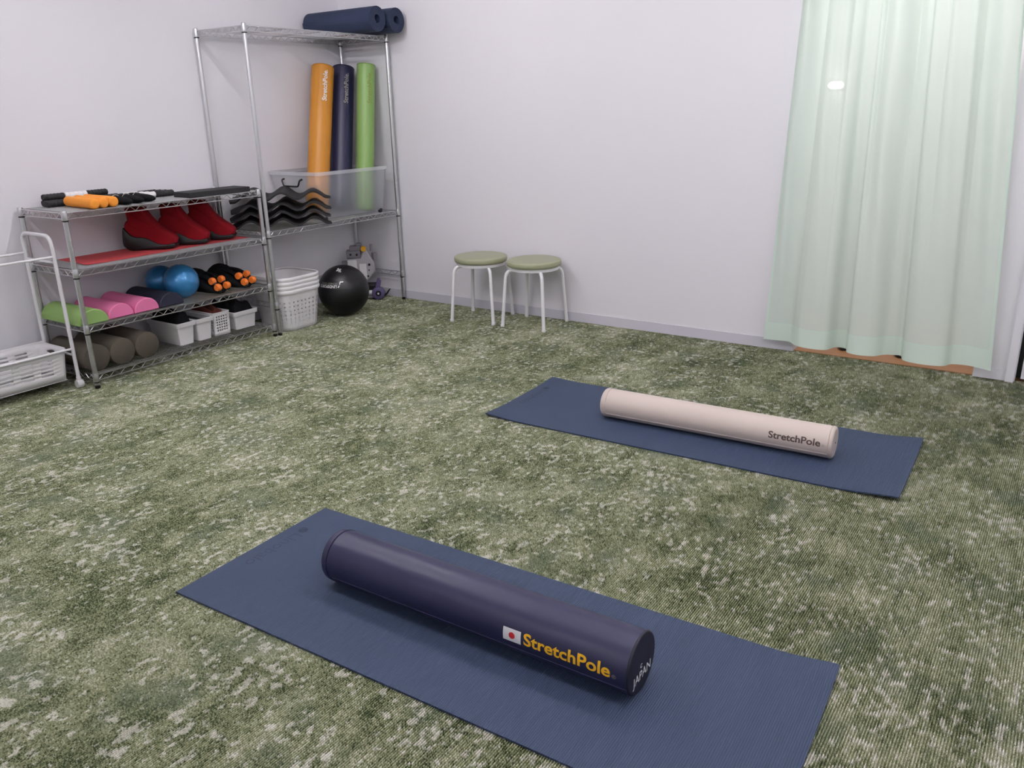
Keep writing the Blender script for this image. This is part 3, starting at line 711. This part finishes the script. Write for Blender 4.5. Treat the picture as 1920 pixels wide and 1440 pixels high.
# ------------------------------------------------------------------ bottom tier: brown rollers and bins
def foam_roller(label, y, first=[None]):
    r, L = 0.0708, 0.36
    if first[0] is None:
        t = thing('foam_roller', label, 'foam roller', (-4.295, y, D4), 0, 'brown foam rollers on the bottom tier')
        b = MB(); b.lathe([(0.001, -L/2), (r-0.003, -L/2), (r, -L/2+0.003), (r, L/2-0.003), (r-0.003, L/2), (0.001, L/2)], 48, (0, 0, r), 'X'); b.build('foam_cylinder', M_brown, t, 50); first[0] = t; return t
    return dup(first[0], (-4.295, y, D4), 0, label)
foam_roller('brown foam roller behind the front-left post of the low shelf', 2.136)
foam_roller('brown foam roller in the middle of three on the bottom tier', 2.279)
foam_roller('brown foam roller on the bottom tier next to the white bins', 2.423)
def bin_(name, label, y0, y1, xf, xb, h, holes, rim=0.016, rz=0.0):
    cx, cy = (xf+xb)/2, (y0+y1)/2; t = thing(name, label, 'storage bin', (cx, cy, D4), rz)
    W, D = y1-y0, xf-xb
    def ring(z, g): return [(p[0], p[1], z) for p in rrect(D+g, W+g, 0.010, 3)]
    if not holes:
        b = MB(); b.rings([ring(0, -0.022), ring(h, 0.0)], True, False); b.rings([ring(0.003, -0.027), ring(h, -0.005)], True, False)
        b.build('bin_body', M_white, t, 50)
        b = MB(); b.rings([ring(h-rim-0.006, 0.012), ring(h, 0.016), ring(h+0.002, 0.012), ring(h+0.002, -0.006)], False, False); b.build('rim', M_white, t, 30)
    else:
        b = MB(); vv = [0.0, 0.016]; n = 6
        for k in range(n): vv += [0.026+k*0.0165, 0.026+k*0.0165+0.009]
        vv += [h]
        def face(p0, p1):
            L = math.dist(p0, p1); m = max(2, int((L-0.02)/0.0165)); st = (L-0.0165*m+0.0075)/2; uu = [0.0]
            for k in range(m): uu += [st+k*0.0165, st+k*0.0165+0.009]
            uu += [L]
            def fn(u, v):
                f = u/L; k = 1-0.05*(1-v/h); return ((p0[0]+(p1[0]-p0[0])*f)*k, (p0[1]+(p1[1]-p0[1])*f)*k, v)
            b.panel(fn, uu, vv, lambda i, j: i % 2 == 1 and j % 2 == 0 and j >= 2 and 0 < i < len(uu)-2)
        c = [(D/2, -W/2), (D/2, W/2), (-D/2, W/2), (-D/2, -W/2)]
        for k in range(4): face(c[k], c[(k+1) % 4])
        b.add([(p[0]*0.95, p[1]*0.95, 0.001) for p in c], [(0, 1, 2, 3)])
        b.build('bin_body', M_white, t, 30, [('solid', 0.0025, 0)])
        b = MB(); b.tube([(p[0], p[1], h) for p in rrect(D+0.004, W+0.004, 0.006, 3)], 0.0032, 6, True); b.build('rim', M_white, t)
    return t
bin_('storage_bin', 'white plastic bin next to the brown rollers', 2.640, 2.752, -4.150, -4.440, 0.128, False)
bin_('storage_bin', 'white plastic bin between the first bin and the perforated one', 2.766, 2.872, -4.150, -4.440, 0.128, False)
bin_('storage_bin', 'white bin with square holes on the bottom tier', 2.886, 2.996, -4.155, -4.430, 0.138, True)
bin_('storage_bin', 'short wide white bin at the right end of the bottom tier', 3.040, 3.205, -4.165, -4.430, 0.108, False)
def heap(name, label, cat, y0, y1, x0, x1, z, h, m, seed):
    rnd = random.Random(seed); nx, ny = 22, 14; b = MB()
    ph = [(rnd.uniform(5, 14), rnd.uniform(5, 14), rnd.uniform(0, 6)) for _ in range(4)]
    def f(u, v):
        e = min(1, 12*min(u, 1-u))*min(1, 9*min(v, 1-v)); k = sum(math.sin(a*u+c_*v+p) for a, c_, p in ph)/4
        return (x0+(x1-x0)*u, y0+(y1-y0)*v, z+0.02+h*(e**0.6)*(0.72+0.28*k))
    us = [i/nx for i in range(nx+1)]; vv = [j/ny for j in range(ny+1)]
    b.panel(f, us, vv); b.panel(lambda u, v: (f(u, v)[0], f(u, v)[1], z), us, vv)
    rim = [(u, 0) for u in us]+[(1, v) for v in vv[1:]]+[(u, 1) for u in us[-2::-1]]+[(0, v) for v in vv[-2:0:-1]]
    b.rings([[(f(*q)[0], f(*q)[1], z) for q in rim], [f(*q) for q in rim]], False, False)
    return tag(b.build(name, m, None, 70), label, cat)
heap('folded_bands', 'black bands heaped in the white bin next to the brown rollers', 'exercise bands', 2.650, 2.742, -4.430, -4.160, D4+0.085, 0.105, M_blackcloth, 1)
heap('folded_bands', 'dark grey bands lying low in the second white bin', 'exercise bands', 2.776, 2.862, -4.430, -4.160, D4+0.055, 0.055, M_blackfoam, 2)
heap('folded_straps', 'rust and black straps in the white bin with square holes', 'straps', 2.896, 2.986, -4.42, -4.170, D4+0.06, 0.10, M_rust, 3)
heap('folded_bands', 'black folded bands overfilling the short wide white bin', 'exercise bands', 3.050, 3.196, -4.420, -4.175, D4+0.065, 0.10, M_blackcloth, 5)

# ------------------------------------------------------------------ white tube cart with a basket, at the left edge
def cart():
    xa, xb, y1, y0 = -4.165, -4.447, 2.046, 1.40; cx, cy = (xa+xb)/2, (y0+y1)/2
    t = thing('tube_cart', 'white steel tube cart with casters at the left edge', 'cart', (cx, cy, 0))
    X = (xa-xb)/2; Y = (y1-y0)/2
    for s in (1, -1):
        b = MB(); b.tube(bend([(-X, s*Y, 0.05), (-X, s*Y, 0.785), (X, s*Y, 0.785), (X, s*Y, 0.05)], 0.055, 6), 0.0095, 10); b.build('end_frame', M_whitep, t)
        b = MB(); b.tube([(-X, s*Y, 0.652), (X, s*Y, 0.652)], 0.006, 8); b.tube([(-X, s*Y, 0.175), (X, s*Y, 0.175)], 0.006, 8); b.build('cross_bar', M_whitep, t)
        for q in (1, -1):
            b = MB(); b.lathe([(0.004, -0.017), (0.020, -0.016), (0.0225, -0.010), (0.0225, 0.010), (0.020, 0.016), (0.004, 0.017)], 20, (q*X, s*Y, 0.0226), 'Y' if q*s > 0 else 'Y'); b.build('caster', M_white, t)
            b = MB(); b.lathe([(0.010, 0.04), (0.012, 0.045), (0.012, 0.06), (0.0096, 0.064)], 12, (q*X, s*Y, 0)); b.build('caster_socket', M_white, t)
    for q in (1, -1):
        for z in (0.682, 0.210):
            b = MB(); b.tube([(q*X, -Y, z), (q*X, Y, z)], 0.0062, 8); b.build('side_rail', M_whitep, t)
    # basket hung in the frame
    k = thing('slotted_basket', 'white slotted plastic basket hanging in the white cart', 'basket', (cx, cy, 0.052))
    W, L, H = 2*X-0.024, 0.602, 0.160
    def ringpt(s, z):   # s runs round the basket
        o = rrect(W-0.03*(1-z/H), L-0.05*(1-z/H), 0.045, 6); n = len(o); a = s*n; i = int(a) % n; f = a-int(a)
        p, q_ = o[i], o[(i+1) % n]; return (p[0]+(q_[0]-p[0])*f, p[1]+(q_[1]-p[1])*f, z)
    # four walls built apart, each with its own slots
    b = MB(); zz = [0.0, 0.03]
    for q in range(5): zz += [0.042+q*0.019, 0.042+q*0.019+0.009]
    zz += [H]
    hx, hy = W/2, L/2
    def wall(fn, length, slots):
        uu = [0.0]
        for c, w in slots: uu += [c-w/2, c+w/2]
        uu += [length]
        b.panel(fn, uu, zz, lambda i, j: i % 2 == 1 and j % 2 == 0 and j >= 2 and i < len(uu)-1)
    for s in (1, -1):
        kx = lambda v: s*(hx-0.016*(1-v/H)**1.2)
        wall(lambda u, v, kx=kx: (kx(v), -hy+0.04+u, v), L-0.08, [(0.055+q*0.098, 0.062) for q in range(5)])
        ky = lambda v: s*(hy-0.018*(1-v/H)**1.2)
        wall(lambda u, v, ky=ky: (-hx+0.04+u, ky(v), v), W-0.08, [(0.035, 0.040)])
    for sx in (1, -1):
        for sy in (1, -1):
            def cor(u, v, sx=sx, sy=sy):
                a = u*PI/2; dx, dy = 0.04*math.cos(a), 0.04*math.sin(a); f = (1-v/H)**1.2
                return (sx*(hx-0.04+dx-0.016*f*math.cos(a)), sy*(hy-0.04+dy-0.018*f*math.sin(a)), v)
            b.panel(cor, [q/8 for q in range(9)], zz)
    b.panel(lambda u, v: (u, v, 0.0), [-hx+0.016, hx-0.016], [-hy+0.018, hy-0.018])
    b.build('basket_body', M_white, k, 40, [('solid', 0.003, -1)])
    b = MB(); b.rings([[(p[0], p[1], z) for p in rrect(W+g, L+g, 0.045, 6)] for z, g in ((H-0.012, 0.008), (H-0.002, 0.012), (H+0.003, 0.008), (H+0.001, -0.004))], False, False); b.build('rim', M_white, k)
    b = MB()
    for sy in (1, -1): b.rings([[(0.030*math.cos(q)-0.02, sy*(hy-0.0085+d), H-0.034+0.010*math.sin(q)) for q in [2*PI*w/24 for w in range(24)]] for d in (-0.002, 0.007)])
    b.build('hand_hole_dark', M_black, k)  # solid black discs stand in for the dark of open hand holes
cart()

# ------------------------------------------------------------------ nested laundry baskets, ball, toy
def laundry_proto():
    t = thing('laundry_basket', '', 'laundry basket', group='nested white laundry baskets')
    W0, W1, H = 0.285, 0.335, 0.250; NC = 36
    base = rrect(1, 1, 0.24, 9); P = [Vector(p) for p in base]; n = len(P); seg = [(P[(i+1) % n]-P[i]).length for i in range(n)]; tot = sum(seg)
    def per(s):
        d = (s % 1.0)*tot
        for i in range(n):
            if d <= seg[i] or i == n-1: q = P[i]+(P[(i+1) % n]-P[i])*min(1, d/seg[i]); return q
            d -= seg[i]
    uu = []
    for k in range(NC): uu += [k/NC, (k+0.60)/NC]
    uu += [1.0]; vv = [0.0, 0.012, 0.03]; rows = 6
    for k in range(rows): vv += [0.050+k*0.0265, 0.050+k*0.0265+0.0105]
    vv += [H]
    def fn(u, v):
        w = W0+(W1-W0)*v/H; q = per(u)
        if v < 0.012: w -= 0.016*(1-v/0.012)
        return (q.x*w, q.y*w, v)
    b = MB(); b.panel(fn, uu, vv, lambda i, j: i % 2 == 1 and j >= 3 and j % 2 == 1 and j < len(vv)-2)
    b.add([fn(k/40, 0.0) for k in range(40)], [tuple(range(40))]); b.build('basket_body', M_white, t, 50)
    b = MB(); rs = []
    for g, z in ((0.000, H-0.004), (0.012, H-0.006), (0.020, H+0.004), (0.018, H+0.016), (0.008, H+0.020), (0.000, H+0.016)):
        rs.append([(per(k/72).x*(W1+g), per(k/72).y*(W1+g), z) for k in range(72)])
    b.rings(rs, False, False); b.build('rim', M_white, t, 60); return t
for k, lab in enumerate(('lowest white perforated laundry basket, the one standing on the carpet', 'second from the bottom of the nested white laundry baskets', 'third from the bottom of the nested white laundry baskets', 'topmost of the nested white laundry baskets, open and empty')):
    loc = (-4.205, 3.490, 0.0006+0.0265*k)
    if k == 0: lb = laundry_proto(); lb.location = loc; lb['label'] = lab
    else: dup(lb, loc, None, lab)

BRR = 0.172
t = thing('medicine_ball', 'large black three kilogram medicine ball on the carpet beside the white baskets', 'medicine ball', (-4.09, 3.885, 0.0))
b = MB(); b.sphere((0, 0, BRR), BRR, 64); b.build('ball_skin', M_blackrub, t, 80)
# local frame on the sphere: direction towards the camera
def on_ball(lon, lat, R=BRR+0.0006):
    f = Vector((4.09, -3.885, 0)).normalized(); r_ = Vector((0.689, 0.725, 0)).normalized(); r_ = Vector((-f.y, f.x, 0))
    d = f*(math.cos(lat)*math.cos(lon))+r_*(math.cos(lat)*math.sin(lon))+Vector((0, 0, 1))*math.sin(lat)
    return Vector((0, 0, BRR))+d*R
def ball_text(word, width, lon0, lat0, bold):   # upside down on the ball
    return flat_on(text_geo(word, width, bold), lambda x, y: on_ball(lon0-x/BRR, lat0-y/BRR))
ball_text('3kg', 0.066, -0.06, 1.16, 0.02).build('weight_print', M_prw, t)
ball_text('LINDSPORTS', 0.145, -0.27, 0.385, 0.02).build('name_print', M_prw, t)
ball_text('FITNESS TOOLS', 0.140, -0.27, 0.485, 0.0).build('small_print', M_prg, t)
b = MB(); lg = [(0.0, 0.0), (0.008, 0.0), (0.022, 0.034), (0.040, 0.034), (0.044, 0.042), (0.016, 0.042)]
b.add([on_ball(-0.23+x/BRR, 0.300+y/BRR, BRR+0.0008) for x, y in lg], [(0, 1, 2, 5), (2, 3, 4, 5)]); b.build('logo_print', M_prw, t)
b = MB()
for la in (0.30-0.08, 0.56):
    b.tube([on_ball(-1.2+2.4*k/40, la, BRR-0.0005) for k in range(41)], 0.0012, 5)
b.build('skin_ridge', M_blackrub, t)

def toy():
    t = thing('toy_vehicle', 'grey plastic toy vehicle with purple wheels in the corner behind the medicine ball', 'toy', (-4.315, 4.335, 0), 0.70)
    # local x to the right along the view, y away
    b = MB(); b.box((-0.02, 0.01, 0.030), (0.20, 0.09, 0.040)); b.build('chassis', M_toy, t, 30, [('bevel', 0.004)])
    hull = [(-0.125, 0.235), (-0.02, 0.130), (0.012, 0.132), (0.070, 0.205), (0.068, 0.275), (0.018, 0.372), (-0.005, 0.372), (-0.03, 0.315), (-0.125, 0.305)]
    b = MB(); b.puff(hull, 0.050, 0.010, 5, 4); b.build('hull', M_toy, t, 25)
    b = MB(); b.prism([(-0.120, -0.058), (-0.055, -0.062), (-0.055, -0.045), (-0.120, -0.045)], 0.20, 0.30, 0.003); b.box((-0.012, -0.053, 0.215), (0.05, 0.012, 0.11)); b.build('side_panel', M_white, t, 25)
    b = MB(); b.box((-0.075, 0.0, 0.338), (0.105, 0.095, 0.05)); b.box((-0.062, 0.0, 0.380), (0.080, 0.075, 0.034)); b.box((-0.035, 0.0, 0.405), (0.04, 0.05, 0.018)); b.build('turret', M_toyd, t, 30, [('bevel', 0.004)])
    b = MB(); b.box((-0.145, 0.0, 0.262), (0.045, 0.07, 0.045)); b.box((-0.155, -0.02, 0.235), (0.03, 0.03, 0.06)); b.build('side_pod', M_toyd, t, 30, [('bevel', 0.003)])
    b = MB(); b.lathe([(0.005, -0.020), (0.018, -0.020), (0.021, -0.012), (0.021, 0.012), (0.018, 0.02), (0.005, 0.02)], 8, (0.000, -0.045, 0.378), 'Y'); b.build('knob', M_yknob, t, 30)
    b = MB(); b.box((0.072, 0.0, 0.315), (0.03, 0.05, 0.05), 0.4); b.box((0.052, 0.01, 0.375), (0.018, 0.03, 0.05), 0.2); b.build('rear_fin', M_toyd, t, 30, [('bevel', 0.003)])
    b = MB(); b.tube([(-0.03, -0.03, 0.052), (0.064, -0.045, 0.052)], 0.018, 12); b.build('axle_tube', M_white, t)
    b = MB()
    for x, z, r in ((0.034, 0.262, 0.009), (0.030, 0.222, 0.005), (0.020, 0.178, 0.007), (-0.095, 0.340, 0.008), (-0.05, 0.338, 0.008)):
        b.lathe([(0.001, -0.056), (r, -0.056), (r, -0.049), (0.001, -0.049)], 12, (x, 0, z), 'Y')
    b.build('port', M_black, t)
    b = MB(); b.box((0.02, 0.01, 0.088), (0.13, 0.10, 0.045)); b.build('axle_housing', M_black, t, 30, [('bevel', 0.006)])
    for x in (0.085, -0.075):
        b = MB(); r = 0.048
        b.lathe([(0.006, -0.022), (r*0.6, -0.022), (r*0.92, -0.018), (r, -0.008), (r, 0.012), (r*0.9, 0.018), (0.006, 0.018)], 26, (x, -0.050, r+0.001), 'Y'); w = b.build('wheel', M_purple, t, 30)
        b = MB(); b.lathe([(0.003, -0.026), (0.020, -0.026), (0.022, -0.021), (0.003, -0.021)], 18, (x, -0.050, r+0.001), 'Y'); b.build('hub', M_black, w)
        b = MB(); b.lathe([(0.002, -0.030), (0.007, -0.029), (0.008, -0.025), (0.002, -0.025)], 12, (x, -0.050, r+0.001), 'Y'); b.build('hub_cap', M_white, w)
    b = MB(); b.puff([(0.065, 0.095), (0.098, 0.085), (0.112, 0.135), (0.100, 0.160), (0.082, 0.155)], 0.018, 0.003, 5); o = b.build('fender', M_purple, t, 30); o.location = (0, -0.045, 0)
    b = MB(); b.puff([(0.135, 0.018), (0.150, 0.030), (0.175, 0.066), (0.162, 0.066), (0.138, 0.036), (0.100, 0.010), (0.112, 0.004)], 0.010, 0.002, 5); b.build('rear_claw', M_black, t)
toy()

# ------------------------------------------------------------------ stools
def stool():
    t = thing('round_stool', '', 'stool', group='round stools by the back wall'); R = 0.170; zs = 0.425
    b = MB(); pr = [(0.002, zs-0.046), (R-0.012, zs-0.046), (R, zs-0.040), (R+0.004, zs-0.028), (R+0.003, zs-0.016)]
    for k in range(1, 7): a = k/6*PI/2; pr.append((R-0.018+0.021*math.cos(a), zs-0.016+0.012*math.sin(a)))
    pr += [(R*0.6, zs-0.001), (0.002, zs)]; b.lathe(pr, 64); b.build('seat', M_seat, t, 60)
    b = MB(); b.lathe([(R-0.025, zs-0.066), (R-0.012, zs-0.064), (R-0.010, zs-0.046), (R-0.025, zs-0.045)], 48, cap=False); b.build('seat_ring', M_whitep, t)
    for k in range(4):
        a = PI/4+k*PI/2; c, s = math.cos(a), math.sin(a)
        pth = bend([(0.085*c, 0.085*s, zs-0.066), (0.182*c, 0.182*s, zs-0.066), (0.213*c, 0.213*s, 0.010)], 0.055, 7)
        b = MB(); b.tube(pth, 0.0112, 12); g = b.build('leg', M_whitep, t)
        b = MB(); b.lathe([(0.0118, 0.0), (0.0130, 0.002), (0.0130, 0.016), (0.0114, 0.018)], 12, (0.2138*c, 0.2138*s, 0)); b.build('foot_cap', M_white, g)
    return t
st = stool(); st.location = (-3.200, 4.270, 0); st.rotation_euler = (0, 0, 0.17); st['label'] = 'round stool with sage green seat, nearer the wire rack'
dup(st, (-2.806, 4.300, 0), 0.05, 'round stool with sage green seat, nearer the curtain')

# ------------------------------------------------------------------ curtain on its rail, and what shows under it
CTRL = [(0, .012), (.05, .016), (.12, .020), (.155, -.010), (.19, -.036), (.26, -.046), (.315, -.030), (.342, .028), (.388, .030), (.41, -.026), (.46, -.044), (.525, -.030), (.565, .014), (.60, .028), (.632, .030), (.650, -.026), (.70, -.050), (.77, -.052), (.82, -.034), (.845, .006), (.90, .018), (.95, .004), (1, -.016)]
cs = catmull([(a, y, 0) for a, y in CTRL], 12)
def bot_off(s):
    for i in range(len(cs)-1):
        if cs[i][0] <= s <= cs[i+1][0]+1e-9:
            d = cs[i+1][0]-cs[i][0]; f = (s-cs[i][0])/d if d > 1e-9 else 0; return cs[i][1]+(cs[i+1][1]-cs[i][1])*f
    return cs[-1][1]
def curtain_pt(s, z, push=0.0):
    t = (z-0.068)/(1.90-0.068); w = t**0.8
    xb = -1.364+1.114*s; xt = -1.302+0.934*s
    yo = 1.25*bot_off(s)*(1-w*0.62)
    pl_ = 0.042*(abs(math.sin(PI*7*s))**0.7-0.5)*w**1.6
    yo += -pl_ + 0.006*math.sin(2*PI*11*s+3*z)*(1-abs(2*t-1)) + 0.010*math.sin(2*PI*9*s+1.7)*w
    return (xb+(xt-xb)*t+0.006*math.sin(2*PI*5*s+2)*t, 4.405+yo+push, z)
NS = 260; ss = [i/NS for i in range(NS+1)]
t = thing('curtain', 'pale mint green sheer curtain hanging across the doorway', 'curtain', (0, 0, 0))
ZH = 0.166
b = MB(); b.panel(lambda s, z: curtain_pt(s, z), ss, [ZH+(1.90-ZH)*j/60 for j in range(61)]); b.build('curtain_cloth', M_curtain, t, 80)
b = MB(); b.panel(lambda s, z: curtain_pt(s, z), ss, [0.068+(ZH-0.068)*j/5 for j in range(6)]); b.build('hem', M_hem, t, 80)
b = MB(); b.panel(lambda s, z: curtain_pt(s, z, -0.0012), ss, [ZH-0.0015, ZH+0.0015]); b.build('hem_stitching', mat('mint_thread', (214, 240, 226), 0.8), t, 80)
for sgn, name in ((0.0, 'side_hem'), (1.0, 'side_hem')):
    b = MB(); rng = [0.012*k/4 for k in range(5)]; b.panel(lambda s, z: curtain_pt(s, z, -0.0012), [q if sgn == 0 else 1-q for q in rng], [0.068+(1.90-0.068)*j/40 for j in range(41)]); b.build(name, M_hem, t, 80)
t = thing('curtain_rail', 'white curtain rail above the doorway', 'curtain rail', (-0.83, 4.405, 1.915))
b = MB(); b.tube([(-0.55, 0, 0), (0.52, 0, 0)], 0.011, 12); b.build('rail', M_whitep, t)
for x in (-0.5, 0.47):
    b = MB(); b.box((x, 0.045, 0), (0.02, 0.088, 0.012)); b.build('bracket', M_whitep, t)
def slipper(label, x, y, m):
    t = thing('slipper', label, 'slipper', (x, y, 0.002), 0.0)
    b = MB(); b.prism([(p[0]*0.048*(1+0.15*math.sin(a)), p[1]*0.13) for a in [2*PI*k/30 for k in range(30)] for p in [(math.cos(a), math.sin(a))]], 0, 0.014, 0.003); b.build('sole', M_black, t)
    b = MB(); rs = []
    for k in range(9):
        f = k/8; yy = -0.125+0.125*f; w = 0.046*math.sqrt(max(0.02, 1-(yy/0.13)**2))+0.001
        rs.append([(w*math.cos(a), yy, 0.014+(0.014+0.036*f)*math.sin(a)) for a in [PI*q/12 for q in range(13)]])
    b.rings(rs, False, False, False); b.build('upper', m, t, 70, [('solid', 0.004, -1)])
slipper('dark blue slipper on the wooden sill under the curtain, towards the left', -0.985, 4.752, M_slipper)
slipper('black slipper on the wooden sill under the curtain, towards the right', -0.692, 4.752, M_blackcloth)
